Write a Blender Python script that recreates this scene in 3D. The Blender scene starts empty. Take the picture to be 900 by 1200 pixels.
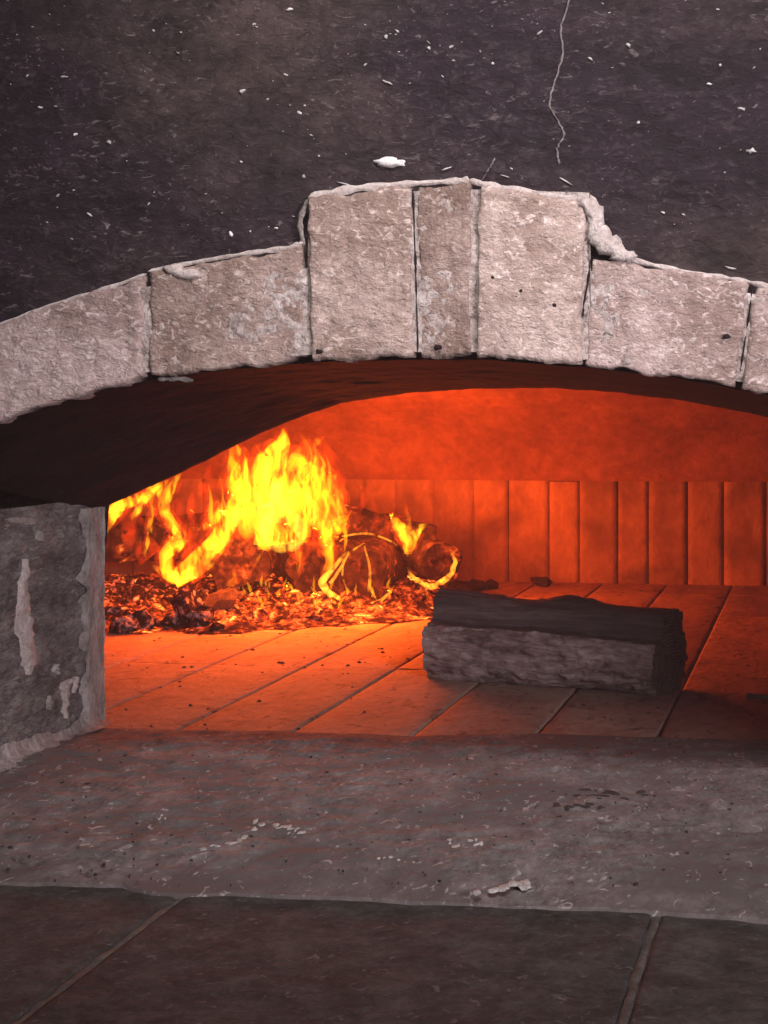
import bpy, bmesh, math, random
from mathutils import Vector, noise
random.seed(7)
SC = bpy.context.scene
COL = SC.collection
R = math.radians

# ------------------------------------------------------------------ camera
PSI = math.atan(0.15); F = 1800.0; PX, PY = 690.0, 482.0; H = 0.653
cam_d = bpy.data.cameras.new('camera'); cam = bpy.data.objects.new('camera', cam_d); COL.objects.link(cam)
cam.location = (0, 0, H); cam.rotation_euler = (R(90), 0, PSI)
cam_d.sensor_fit = 'AUTO'; cam_d.sensor_width = 36; cam_d.lens = F / 1200 * 36
cam_d.shift_x = -(PX - 450) / 1200; cam_d.shift_y = -(600 - PY) / 1200
cam_d.clip_start = 0.05; cam_d.clip_end = 100
SC.camera = cam

# ------------------------------------------------------------------ world, lamps, exposure
W = bpy.data.worlds.new('World'); SC.world = W; W.use_nodes = True
W.node_tree.nodes['Background'].inputs[0].default_value = (0.62, 0.58, 0.66, 1)
W.node_tree.nodes['Background'].inputs[1].default_value = 0.07

def area(name, loc, target, sx, sy, power, col, spread):
    d = bpy.data.lights.new(name, 'AREA'); d.shape = 'RECTANGLE'; d.size = sx; d.size_y = sy
    d.energy = power; d.color = col; d.spread = R(spread)
    o = bpy.data.objects.new(name, d); COL.objects.link(o); o.location = loc
    o.rotation_euler = (Vector(target) - Vector(loc)).to_track_quat('-Z', 'Y').to_euler()
    return o
area('room_lamp', (1.95, -0.6, 1.35), (-0.6, 2.6, 0.85), 0.9, 0.9, 17, (1.0, 0.89, 0.92), 56)
area('hood_lamp', (-0.35, 1.1, 2.15), (-0.5, 2.3, 0.8), 0.8, 0.25, 7.5, (1.0, 0.92, 0.90), 80)

SC.view_settings.view_transform = 'Standard'; SC.view_settings.look = 'None'
SC.view_settings.exposure = 0; SC.view_settings.gamma = 1
SC.render.engine = 'CYCLES'
SC.cycles.use_denoising = True
SC.cycles.use_adaptive_sampling = True; SC.cycles.adaptive_threshold = 0.03; SC.cycles.adaptive_min_samples = 24
SC.cycles.sample_clamp_indirect = 4.0
SC.cycles.max_bounces = 4; SC.cycles.diffuse_bounces = 3; SC.cycles.glossy_bounces = 2
SC.cycles.transparent_max_bounces = 24; SC.cycles.volume_bounces = 0

# ------------------------------------------------------------------ helpers
cP, sP = math.cos(PSI), math.sin(PSI)
def ray(px, py):
    a = (px - PX) / F; b = -(py - PY) / F
    return Vector((a * cP - sP, a * sP + cP, b))
def onY(px, py, Y):
    d = ray(px, py); return Vector((0, 0, H)) + d * (Y / d.y)
def onZ(px, py, Z=0.0):
    d = ray(px, py); return Vector((0, 0, H)) + d * ((Z - H) / d.z)
def onX(px, py, X):
    d = ray(px, py); return Vector((0, 0, H)) + d * (X / d.x)
def atD(px, py, zc):
    return Vector((0, 0, H)) + ray(px, py) * zc
def fr(p, s, o=4, seed=0.0):
    return noise.fractal(Vector(p) * s + Vector((seed, seed * 1.7, -seed)), 0.9, 2.1, o)
def lerp(a, b, t): return a + (b - a) * t

def mesh_obj(name, verts, faces, mat, parent=None, smooth=True, loc=None):
    me = bpy.data.meshes.new(name)
    if loc is not None:
        L = Vector(loc); verts = [Vector(v) - L for v in verts]
    me.from_pydata([tuple(v) for v in verts], [], faces)
    me.validate(); me.update()
    if smooth: me.shade_smooth()
    if mat is not None: me.materials.append(mat)
    o = bpy.data.objects.new(name, me); COL.objects.link(o)
    if parent is not None:
        o.parent = parent
        if loc is not None: o.location = Vector(loc) - parent.location
        else: o.location = -parent.location if parent.location.length else (0, 0, 0)
    elif loc is not None: o.location = loc
    return o
def empty(name, loc=(0, 0, 0)):
    o = bpy.data.objects.new(name, None); COL.objects.link(o); o.location = loc; o.empty_display_size = 0.05
    return o
def tag(o, label, cat=None, group=None, kind=None):
    o['label'] = label
    if cat: o['category'] = cat
    if group: o['group'] = group
    if kind: o['kind'] = kind
    return o
def grid(fn, nu, nv, wrap_u=False):
    V = []; Fc = []
    cu = nu if wrap_u else nu + 1
    for j in range(nv + 1):
        for i in range(cu): V.append(fn(i / nu, j / nv))
    for j in range(nv):
        for i in range(nu):
            a = j * cu + i; b = j * cu + (i + 1) % cu
            Fc.append((a, b, b + cu, a + cu))
    return V, Fc
def merge(parts):
    V = []; Fc = []
    for v, f in parts:
        n = len(V); V += list(v); Fc += [tuple(i + n for i in q) for q in f]
    return V, Fc
def catmull(P, n):
    out = []
    for i in range(len(P) - 1):
        p0 = P[max(i - 1, 0)]; p1 = P[i]; p2 = P[i + 1]; p3 = P[min(i + 2, len(P) - 1)]
        for k in range(n):
            t = k / n
            out.append([0.5 * (2 * b + (c - a) * t + (2 * a - 5 * b + 4 * c - d) * t * t + (3 * b - a - 3 * c + d) * t ** 3)
                        for a, b, c, d in zip(p0, p1, p2, p3)])
    out.append(list(P[-1])); return out

# ------------------------------------------------------------------ materials
def lin(c):
    return tuple((x / 12.92 if x <= 0.04045 else ((x + 0.055) / 1.055) ** 2.4) for x in c)
class NT:
    def __init__(s, name):
        s.m = bpy.data.materials.new(name); s.m.use_nodes = True; s.t = s.m.node_tree
        s.b = s.t.nodes['Principled BSDF']; s.out = s.t.nodes['Material Output']
        tc = s.n('ShaderNodeTexCoord'); s.co = tc.outputs['Object']
        g = s.n('ShaderNodeNewGeometry'); s.pos = g.outputs['Position']
    def n(s, t): return s.t.nodes.new(t)
    def l(s, a, b): s.t.links.new(a, b)
    def mp(s, scale, src=None, rot=(0, 0, 0)):
        m = s.n('ShaderNodeMapping'); m.inputs['Scale'].default_value = scale; m.inputs['Rotation'].default_value = rot
        s.l(src or s.pos, m.inputs['Vector']); return m.outputs[0]
    def noise(s, vec, sc, det=6, rough=0.6, dist=0.0):
        x = s.n('ShaderNodeTexNoise'); x.inputs['Scale'].default_value = sc; x.inputs['Detail'].default_value = det
        x.inputs['Roughness'].default_value = rough; x.inputs['Distortion'].default_value = dist
        s.l(vec, x.inputs['Vector']); return x.outputs['Fac']
    def vor(s, vec, sc, feat='F1'):
        x = s.n('ShaderNodeTexVoronoi'); x.feature = feat; x.inputs['Scale'].default_value = sc
        s.l(vec, x.inputs['Vector']); return x.outputs['Distance']
    def ramp(s, fac, stops):
        r = s.n('ShaderNodeValToRGB'); e = r.color_ramp.elements
        while len(e) < len(stops): e.new(0.5)
        for k, (p, c) in enumerate(stops):
            e[k].position = p; e[k].color = (*c, 1) if len(c) == 3 else c
        s.l(fac, r.inputs[0]); return r.outputs['Color']
    def step(s, fac, a, b):
        m = s.n('ShaderNodeMapRange'); m.inputs[1].default_value = a; m.inputs[2].default_value = b
        s.l(fac, m.inputs[0]); return m.outputs[0]
    def mix(s, fac, a, b):
        m = s.n('ShaderNodeMix'); m.data_type = 'RGBA'
        if isinstance(fac, float): m.inputs[0].default_value = fac
        else: s.l(fac, m.inputs[0])
        for v, k in ((a, 6), (b, 7)):
            if isinstance(v, tuple): m.inputs[k].default_value = (*v, 1)
            else: s.l(v, m.inputs[k])
        return m.outputs[2]
    def math(s, op, a, b=None):
        m = s.n('ShaderNodeMath'); m.operation = op
        for v, k in ((a, 0), (b, 1)):
            if v is None: continue
            if isinstance(v, (int, float)): m.inputs[k].default_value = v
            else: s.l(v, m.inputs[k])
        return m.outputs[0]
    def bump(s, h, strength, dist, prev=None):
        x = s.n('ShaderNodeBump'); x.inputs['Strength'].default_value = strength; x.inputs['Distance'].default_value = dist
        s.l(h, x.inputs['Height'])
        if prev is not None: s.l(prev, x.inputs['Normal'])
        return x.outputs[0]
    def done(s, color, normal=None, rough=0.85, spec=0.3):
        if isinstance(color, tuple): s.b.inputs['Base Color'].default_value = (*color, 1)
        else: s.l(color, s.b.inputs['Base Color'])
        if isinstance(rough, float): s.b.inputs['Roughness'].default_value = rough
        else: s.l(rough, s.b.inputs['Roughness'])
        s.b.inputs['Specular IOR Level'].default_value = spec
        if normal is not None: s.l(normal, s.b.inputs['Normal'])
        return s.m

def mat_rough(name, dark, mid, light, sc=12.0, stretch=(1, 1, 1), fleck=None, fleck_at=(0.66, 0.72), fleck_sc=45, bump=0.6, bd=0.006, rough=0.9, spec=0.25, per_obj=0.0, soot=None, obj_col=False, soot_sc=2.6):
    t = NT(name); v = t.mp(stretch)
    a = t.noise(v, sc, 5, 0.62, 0.3); b = t.noise(v, sc * 5, 4, 0.7, 0.6); big = t.noise(t.pos, soot_sc, 4, 0.55, 0.4)
    f = t.math('ADD', t.math('MULTIPLY', a, 0.55), t.math('MULTIPLY', b, 0.45))
    c = t.ramp(f, [(0.34, dark), (0.5, mid), (0.66, light)])
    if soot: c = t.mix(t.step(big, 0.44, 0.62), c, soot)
    if per_obj:
        oi = t.n('ShaderNodeObjectInfo'); k = t.n('ShaderNodeHueSaturation')
        t.l(c, k.inputs['Color']); t.l(t.math('ADD', t.math('MULTIPLY', oi.outputs['Random'], per_obj), 1 - per_obj / 2), k.inputs['Value'])
        c = k.outputs[0]
    if fleck:
        fl = t.noise(v, fleck_sc, 3, 0.55, 1.2); c = t.mix(t.step(fl, *fleck_at), c, fleck)
    if obj_col:
        oi = t.n('ShaderNodeObjectInfo'); mm = t.n('ShaderNodeMix'); mm.data_type = 'RGBA'; mm.blend_type = 'MULTIPLY'; mm.inputs[0].default_value = 1
        t.l(c, mm.inputs[6]); t.l(oi.outputs['Color'], mm.inputs[7]); c = mm.outputs[2]
    n = t.bump(t.noise(v, sc * 3, 4, 0.7, 0.4), bump, bd)
    n = t.bump(b, bump * 0.7, bd * 0.5, n)
    return t.done(c, n, rough, spec)

M = {}
M['arch'] = mat_rough('arch_stone', (.33, .25, .23), (.48, .385, .36), (.63, .53, .50), 26, (1, 1, 1.5), fleck=(.68, .59, .565), fleck_at=(.54, .70), fleck_sc=60, bump=1.0, bd=.008, obj_col=True, soot=(.30, .225, .20), soot_sc=5.5)
M['mortar'] = mat_rough('pale_mortar', (.30, .25, .235), (.46, .395, .375), (.66, .60, .58), 30, bump=.8, bd=.006)
M['bedmortar'] = mat_rough('joint_mortar', (.16, .125, .115), (.40, .335, .315), (.60, .53, .51), 34, fleck=(.12, .095, .09), fleck_at=(.60, .70), fleck_sc=70, bump=1.0, bd=.006)
M['white'] = mat_rough('white_plaster', (.55, .53, .52), (.72, .70, .69), (.85, .84, .83), 40, bump=.6, bd=.004)
M['joint'] = mat_rough('old_joint_mortar', (.10, .085, .08), (.22, .19, .175), (.42, .37, .35), 40, bump=.9, bd=.006)
def mat_wall():
    t = NT('sooty_plaster'); v = t.mp((1, 1, 1.7), rot=(0, .25, 0))
    big = t.noise(t.pos, 1.7, 3, .5, .6); a = t.noise(v, 9, 6, .6, .5); b = t.noise(v, 48, 5, .65, .9); c3 = t.noise(t.mp((1, 1, 3.0), rot=(0, -.4, 0)), 30, 4, .6, 1.6)
    soot = t.ramp(a, [(.3, (.006, .003, .0058)), (.7, (.019, .0098, .017))])
    dust = t.ramp(a, [(.3, (.016, .0095, .010)), (.7, (.066, .044, .042))])
    c = t.mix(t.step(big, .40, .60), soot, dust); fine = t.noise(v, 95, 3, .6, .8)
    c = t.mix(t.math('MULTIPLY', t.step(b, .52, .70), .55), c, (.058, .042, .046))
    c = t.mix(t.math('MULTIPLY', t.step(c3, .60, .72), t.step(t.noise(t.pos, 5, 3, .6), .42, .62)), c, (.17, .14, .14))
    c = t.mix(t.math('MULTIPLY', t.step(b, .50, .36), .5), c, (.008, .005, .007))
    c = t.mix(t.math('MULTIPLY', t.step(fine, .62, .70), t.step(a, .42, .60)), c, (.12, .095, .097))
    n = t.bump(a, .6, .012); n = t.bump(b, .8, .005, n); n = t.bump(fine, .5, .002, n)
    return t.done(c, n, .82, .3)
M['wall'] = mat_wall()
M['crackfill'] = mat_rough('crack_filler', (.07, .055, .058), (.15, .125, .13), (.26, .23, .23), 60, bump=.5, bd=.003)
M['chip'] = mat_rough('plaster_chip', (.25, .22, .22), (.42, .39, .39), (.62, .59, .58), 60, bump=.5, bd=.003)
M['vault'] = mat_rough('soot_black_vault', (.010, .0065, .008), (.020, .013, .0155), (.032, .022, .025), 14, fleck=(.09, .07, .065), fleck_at=(.74, .80), bump=.35, bd=.006, rough=.95, spec=.05)
M['jamb'] = mat_rough('smoked_stone', (.06, .051, .051), (.155, .135, .135), (.32, .288, .282), 9, (1, 1, 3.2), fleck=(.32, .29, .28), fleck_at=(.63, .72), fleck_sc=34, bump=1.0, bd=.010)
M['jamb_mortar'] = mat_rough('grey_mortar', (.13, .115, .11), (.28, .25, .24), (.46, .42, .41), 26, (1, 1, .6), bump=.9, bd=.007)
M['landing'] = mat_rough('worn_screed', (.072, .062, .061), (.155, .135, .133), (.26, .228, .225), 20, (1, .55, 1), fleck=(.40, .36, .35), fleck_at=(.62, .72), fleck_sc=60, bump=.5, bd=.004, rough=.95, spec=.08, soot=(.115, .096, .095), soot_sc=3.2)
M['apron'] = mat_rough('dark_slate', (.028, .024, .022), (.054, .047, .044), (.092, .08, .075), 16, fleck=(.13, .112, .105), fleck_at=(.62, .74), fleck_sc=55, bump=.5, bd=.006, rough=.95, spec=.08, per_obj=.2)
M['grout'] = mat_rough('pale_grout', (.05, .042, .037), (.085, .073, .065), (.14, .12, .108), 25, bump=.7, bd=.005)
M['tile'] = mat_rough('fire_tile', (.17, .105, .08), (.27, .175, .135), (.38, .26, .21), 7, (1, .6, 1), fleck=(.07, .045, .035), fleck_at=(.58, .72), fleck_sc=22, bump=.8, bd=.006, rough=.8, per_obj=.2)
M['bed'] = mat_rough('joint_sand', (.02, .015, .012), (.035, .026, .02), (.06, .045, .035), 40)
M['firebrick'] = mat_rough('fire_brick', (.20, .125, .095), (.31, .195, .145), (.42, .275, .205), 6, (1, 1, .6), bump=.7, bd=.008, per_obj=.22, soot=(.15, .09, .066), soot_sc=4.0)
M['dome'] = mat_rough('sooty_dome', (.12, .062, .048), (.20, .105, .08), (.29, .155, .12), 5, bump=.6, bd=.010, rough=.95, spec=.05)
M['brickjoint'] = mat_rough('burnt_joint', (.02, .012, .01), (.05, .03, .022), (.09, .055, .04), 30)
M['flake'] = mat_rough('ash_flake', (.22, .2, .19), (.42, .39, .37), (.62, .59, .57), 70, bump=.8, bd=.003)
M['crumb'] = mat_rough('soot_crumb', (.015, .012, .011), (.035, .028, .026), (.07, .058, .053), 60, bump=.8, bd=.003)

def mat_bark():
    t = NT('grey_bark'); v = t.mp((3.2, 14, 14), t.co); v2 = t.mp((9, 40, 40), t.co)
    a = t.noise(v, 1.6, 9, .68, .8); b = t.noise(v2, 1.5, 6, .7, .5)
    c = t.ramp(t.math('ADD', t.math('MULTIPLY', a, .6), t.math('MULTIPLY', b, .4)), [(.36, (.06, .044, .042)), (.5, (.28, .205, .195)), (.64, (.56, .45, .43))])
    n = t.bump(a, 1.0, .018); n = t.bump(b, .8, .006, n)
    return t.done(c, n, .9, .2)
def mat_split():
    t = NT('charred_split_wood'); v = t.mp((2.0, 26, 26), t.co)
    a = t.noise(v, 1.4, 8, .65, .4)
    c = t.ramp(a, [(.3, (.035, .023, .024)), (.52, (.10, .07, .072)), (.70, (.20, .15, .15))])
    return t.done(c, t.bump(a, .9, .010), .85, .2)
def mat_end():
    t = NT('end_grain_wood'); v = t.mp((0, 1, 1), t.co); w = t.n('ShaderNodeTexWave'); w.wave_type = 'RINGS'; w.rings_direction = 'X'
    w.inputs['Scale'].default_value = 42; w.inputs['Distortion'].default_value = 3.5; w.inputs['Detail'].default_value = 3; t.l(v, w.inputs['Vector'])
    a = t.noise(t.co, 60, 4, .6); c = t.mix(t.math('MULTIPLY', w.outputs['Fac'], .7), (.045, .03, .028), (.15, .105, .09)); c = t.mix(t.step(a, .5, .66), c, (.02, .014, .013))
    return t.done(c, t.bump(a, .8, .006), .9, .15)
M['endgrain'] = mat_end()
M['bark'] = mat_bark(); M['split'] = mat_split()

def mat_ember(name, glow, lo, hi, ash, sc=44):
    t = NT(name); oi = t.n('ShaderNodeObjectInfo')
    a = t.noise(t.pos, sc, 5, .6, .15); b = t.noise(t.pos, 9, 4, .6, .3)
    c = t.ramp(t.noise(t.pos, 34, 6, .65, .3), [(.38, (.008, .006, .006)), (.52, (.02, .015, .015)), (.64, ash)])
    n = t.bump(a, 1.0, .012)
    f = t.math('MULTIPLY', t.step(a, lo, hi), t.step(b, .40, .60))
    col = t.ramp(f, [(0, (0.9, .02, .003)), (.5, (1, .10, .008)), (1, (1, .34, .05))])
    t.l(col, t.b.inputs['Emission Color'])
    t.l(t.math('MULTIPLY', t.math('POWER', f, 1.5), t.math('MULTIPLY', t.math('ADD', oi.outputs['Random'], .35), glow)), t.b.inputs['Emission Strength'])
    return t.done(c, n, 1.0, .0)
M['ember'] = mat_ember('glowing_ember', 3.4, .44, .62, (.20, .15, .15), 30)
M['coal'] = mat_ember('dull_charcoal', 1.0, .54, .70, (.42, .33, .34))
M['burnlog'] = mat_ember('burning_wood', 1.7, .56, .70, (.045, .032, .03), 17)
M['cold'] = mat_rough('cold_charcoal', (.012, .009, .009), (.03, .022, .022), (.07, .055, .055), 40, bump=1, bd=.006)

def mat_flame(name, col, k, lo=None, hi=None, sc=(15, 15, 5.5)):
    t = NT(name); t.t.nodes.remove(t.b)
    e = t.n('ShaderNodeEmission'); e.inputs[0].default_value = (*col, 1); e.inputs[1].default_value = k
    if lo is not None:   # streaks that rise with the gas
        f = t.noise(t.mp(sc), 1.0, 3, .55, 1.1)
        t.l(t.math('MULTIPLY', t.step(f, lo, hi), k), e.inputs[1])
    t.l(e.outputs[0], t.out.inputs['Volume'])
    return t.m
M['flame'] = mat_flame('flame_body', (1, .25, .004), 88, .44, .62, (24, 24, 8))
M['flame_sheath'] = mat_flame('flame_sheath', (1, .06, .003), 30, .42, .64, (20, 20, 8))
M['flame_lick'] = mat_flame('flame_lick', (1, .34, .006), 130)
M['flame_hot'] = mat_flame('flame_core', (1, .37, .008), 125, .43, .62, (24, 24, 8))
M['flame_white'] = mat_flame('flame_heart', (1, .48, .030), 85, .40, .60, (30, 30, 12))
M['flame_dim'] = mat_flame('flame_veil', (1, .05, .003), 22, .44, .66, (18, 18, 6))
M['flame_line'] = mat_flame('flame_edge', (1, .30, .02), 230, .36, .62, (26, 26, 26))

# ------------------------------------------------------------------ key planes
YF = 2.25                       # face of the arch bricks
XJ = onZ(118, 850).x            # left jamb plane
YI = onZ(118, 850).y            # inner end of the entry passage
ZS = onX(119, 600, XJ).z        # springing height
def circle3(a, b, c):
    ax, ay, bx, by, cx, cy = a[0], a[1], b[0], b[1], c[0], c[1]
    d = 2 * (ax * (by - cy) + bx * (cy - ay) + cx * (ay - by))
    ux = ((ax*ax+ay*ay)*(by-cy) + (bx*bx+by*by)*(cy-ay) + (cx*cx+cy*cy)*(ay-by)) / d
    uy = ((ax*ax+ay*ay)*(cx-bx) + (bx*bx+by*by)*(ax-cx) + (cx*cx+cy*cy)*(bx-ax)) / d
    return ux, uy, math.hypot(ax - ux, ay - uy)
def curve_pts(px, Y): return [(p.x, p.z) for p in (onY(x, y, Y) for x, y in px)]
def interp(pts, x):
    if x <= pts[0][0]:
        (a, b), (c, d) = pts[0], pts[1]
    elif x >= pts[-1][0]:
        (a, b), (c, d) = pts[-2], pts[-1]
    else:
        for (a, b), (c, d) in zip(pts, pts[1:]):
            if a <= x <= c: break
    return b + (d - b) * (x - a) / (c - a)
FRONT = curve_pts([(-345, 640), (-250, 588), (-150, 545), (-60, 512), (0, 491), (90, 461), (175, 441), (270, 429), (365, 421), (484, 418), (560, 418), (685, 427), (780, 438), (868, 453), (960, 474), (1080, 512), (1200, 560), (1300, 607), (1390, 655)], YF)
INNER = curve_pts([(119, 596), (160, 578), (200, 560), (250, 536), (300, 511), (350, 490), (400, 473), (480, 461), (560, 456), (640, 455), (720, 460), (800, 470), (900, 489), (1000, 520), (1090, 560), (1150, 592)], YI)
XR = INNER[-1][0]
def vault_z(x, t):
    """underside of the passage: t=0 at the face, 1 at the inner end"""
    return lerp(max(ZS - .02, interp(FRONT, x)), max(ZS - .02, interp(INNER, x)), t)

# ------------------------------------------------------------------ hearth floor with tiles
YB = 5.78; ZT = 0.0
def flat_box(x0, x1, y0, y1, z0, z1, n=0.0, rough=0.0, seg=(1, 1), seed=0):
    nu, nv = seg; g = .006
    def fn(u, v):
        if nu > 4:
            u = {1: .006 / (x1 - x0), nu - 1: 1 - .006 / (x1 - x0)}.get(round(u * nu), u); v = {1: .008 / (y1 - y0), nv - 1: 1 - .008 / (y1 - y0)}.get(round(v * nv), v)
        x = lerp(x0, x1, u); y = lerp(y0, y1, v)
        e = min(u * (x1 - x0), (1 - u) * (x1 - x0))
        return Vector((x, y, z1 + rough * fr((x, y, seed), 6, 3) - (.0016 if e < 1e-5 else 0)))
    V, Fc = grid(fn, nu, nv); k = nu + 1
    ring = [i for i in range(k)] + [j * k + nu for j in range(1, nv + 1)] + [nv * k + i for i in range(nu - 1, -1, -1)] + [j * k for j in range(nv - 1, 0, -1)]
    b0 = len(V)
    for i in ring: V.append(Vector((V[i].x, V[i].y, z0)))
    m = len(ring)
    for i in range(m): Fc.append((ring[(i + 1) % m], ring[i], b0 + i, b0 + (i + 1) % m))
    Fc.append(tuple(b0 + i for i in range(m))[::-1])
    return V, Fc
V, Fc = flat_box(-3.2, 1.7, YI - .1, YB + .3, -.08, -.014)
hearth = mesh_obj('hearth_floor', V, Fc, M['bed'], smooth=False)
tag(hearth, 'dark joint bed of the brick oven hearth floor', kind='structure')
jx = [onZ(x, y).x for x, y in ((220, 849), (345, 856), (483, 862), (630, 859), (770, 864))]
pitch = (jx[-1] - jx[0]) / 4
xs = [jx[0] + pitch * k for k in range(-9, 12)]
for k in range(5): xs[9 + k] = jx[k]
rows = [onZ(300, 870).y, onZ(300, 780).y]
while rows[-1] < YB: rows.append(rows[-1] + .56)
for i in range(len(xs) - 1):
    for j in range(len(rows) - 1):
        g = .0028; y1 = min(rows[j + 1], YB + .02)
        if y1 - rows[j] < .05: continue
        off = random.uniform(-.0006, .0006)
        V, Fc = flat_box(xs[i] + g + random.uniform(0, .002), xs[i + 1] - g - random.uniform(0, .002), rows[j] + .0005, y1 - .0005, -.03, ZT + off, rough=.0016, seg=(8, 10), seed=i + j)
        mesh_obj('floor_tile', V, Fc, M['tile'], hearth)

# ------------------------------------------------------------------ landing in the passage
EDGE = curve_pts  # noqa
edge_px = [(-300, 1020), (-60, 1031), (0, 1033), (140, 1036), (175, 1046), (260, 1047), (400, 1050), (480, 1056), (560, 1060), (700, 1063), (765, 1069), (850, 1072), (900, 1075), (1200, 1088)]
edge_w = [(p.x, p.y) for p in (onZ(x, y) for x, y in edge_px)]
back_px = [(-300, 838), (118, 856), (345, 860), (483, 865), (630, 862), (770, 867), (900, 870), (1300, 880)]
back_w = [(p.x, p.y) for p in (onZ(x, y) for x, y in back_px)]
def landing_fn(u, v):
    x = lerp(-1.75, .9, u); y0 = interp(edge_w, x) + .010 * fr((x, 0, 0), 7, 3); y1 = interp(back_w, x) + .010 * fr((x, 3, 0), 14, 4)
    vv = (v - .04) / .92
    y = lerp(y0, y1, min(max(vv, 0), 1))
    z = .008 + .005 * fr((x, y, 1), 5, 5) + .0035 * fr((x, y, 2), 28, 4)
    ramp = min(1, max(0, (1 - vv)) / .10); z = lerp(.0045, z, ramp ** .6)
    ramp = min(1, max(0, vv) / .16); z = lerp(.0005, z, ramp)
    if v == 0: return Vector((x, y0 - .001, -.045))
    if v == 1: return Vector((x, y1 + .001, -.02))
    return Vector((x, y, z))
V, Fc = grid(landing_fn, 320, 150)
landing = mesh_obj('landing', V, Fc, M['landing'])
tag(landing, 'worn grey screed landing between the tiles and the oven mouth', kind='structure')

# apron in front of it
V, Fc = flat_box(-2.2, 2.2, .8, 2.25, -.10, -.012)
apron = mesh_obj('apron', V, Fc, M['grout'], smooth=False)
tag(apron, 'pale grouted bed under the dark slab apron before the oven', kind='structure')
g0 = onZ(118, 1121, -.004).x; g1 = onZ(750, 1130, -.004).x; w = g1 - g0
for k in range(-2, 3):
    a = g0 + w * k + .007; b = g0 + w * (k + 1) - .007
    V, Fc = flat_box(a, b, 1.20, 2.21, -.06, -.005 + random.uniform(-.001, .001), rough=.003, seg=(40, 60), seed=k * 3.1)
    mesh_obj('apron_slab', V, Fc, M['apron'], apron)
for k in range(-1, 3):
    x0 = g0 + w * k
    def fn(u, v):
        y = lerp(1.2, 2.2, v); x = x0 + lerp(-.0065, .0065, u) + .002 * fr((x0, y, 0), 12, 3)
        return Vector((x, y, -.0075 + .002 * math.sin(u * math.pi) + .003 * fr((x, y, 5), 40, 3)))
    V, Fc = grid(fn, 4, 90); mesh_obj('grout_line', V, Fc, M['grout'], apron)

# ------------------------------------------------------------------ facade wall
def top_z(x):
    """line in the middle of the arch band, hidden behind the bricks"""
    return interp(FRONT, x) + .055
def wall_y(x, z):
    return YF + .016 + .006 * fr((x, 0, z), 3, 4) + .003 * fr((x, 0, z * 1.6), 18, 4) + .0015 * fr((x, 0, z * 2), 55, 3)
def wall_fn(u, v):
    x = lerp(-1.9, 1.1, u); zl = top_z(x) if XJ + .02 < x < XR - .02 else -.04
    z = lerp(zl, 1.62, v); return Vector((x, wall_y(x, z), z))
V, Fc = grid(wall_fn, 460, 170)
facade = mesh_obj('facade_wall', V, Fc, M['wall'])
tag(facade, 'soot blackened plaster wall above the pale brick arch', 'wall')
def ribbon(pts, w, name, mat, parent, h=.004, seed=0):
    """thin raised ragged line on the wall; pts in picture pixels"""
    P = catmull([list(p) for p in pts], 7); V = []; Fc = []
    for i, (x, y) in enumerate(P):
        x += 1.8 * noise.noise(Vector((i * .9, seed, 3))); c = onY(x, y, YF)
        ww = w * (.55 + .9 * abs(noise.noise(Vector((i * .7, seed, 0)))))
        for k in (-1, 0, 1):
            xx = c.x + k * ww; V.append(Vector((xx, wall_y(xx, c.z) - (h if k == 0 else -.003), c.z)))
    for i in range(len(P) - 1):
        for k in range(2):
            a = i * 3 + k; Fc.append((a, a + 1, a + 4, a + 3))
    return mesh_obj(name, V, Fc, mat, parent)
c = ribbon([(668, -40), (664, 0), (655, 30), (657, 60), (648, 92), (642, 120), (652, 140), (659, 156), (651, 172), (653, 190)], .0036, 'crack', M['crackfill'], facade)
c['label'] = 'pale filled crack running down the sooty wall'
ribbon([(578, 184), (571, 196), (562, 209)], .003, 'crack', M['crackfill'], facade, seed=4)
def blob(px, py, wx, hy, name, mat, parent, n=14, th=.006, seed=0, Y=None, base=None, rot=0.0):
    """irregular flat-backed lump on the wall, about wx by hy pixels"""
    V = [];  rings = ((1.0, -.003), (.86, .6), (.45, 1.0))
    c = onY(px, py, YF if Y is None else Y); s = c.y / F
    for r, h in rings:
        for k in range(n):
            a = 2 * math.pi * k / n; rr = r * (1 + .65 * noise.noise(Vector((math.cos(a) * 1.6 + seed, math.sin(a) * 1.6, seed))))
            dx = math.cos(a) * wx * .5 * s * rr; dz = math.sin(a) * hy * .5 * s * rr
            dx, dz = dx * math.cos(rot) - dz * math.sin(rot), dx * math.sin(rot) + dz * math.cos(rot)
            yy = (wall_y(c.x + dx, c.z + dz) if base is None else base)
            V.append(Vector((c.x + dx, yy - (th * h if h > 0 else -.004), c.z + dz)))
    Fc = []
    for j in range(2):
        for k in range(n):
            a = j * n + k; b = j * n + (k + 1) % n; Fc.append((a, b, b + n, a + n))
    Fc.append(tuple(2 * n + k for k in range(n)))
    if name is None: return V, Fc
    return mesh_obj(name, V, Fc, mat, parent)
o = blob(453, 188, 44, 13, 'plaster_patch', M['white'], facade, 18, .008, 2.2); o['label'] = 'white plaster patch above the keystone bricks'
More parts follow.
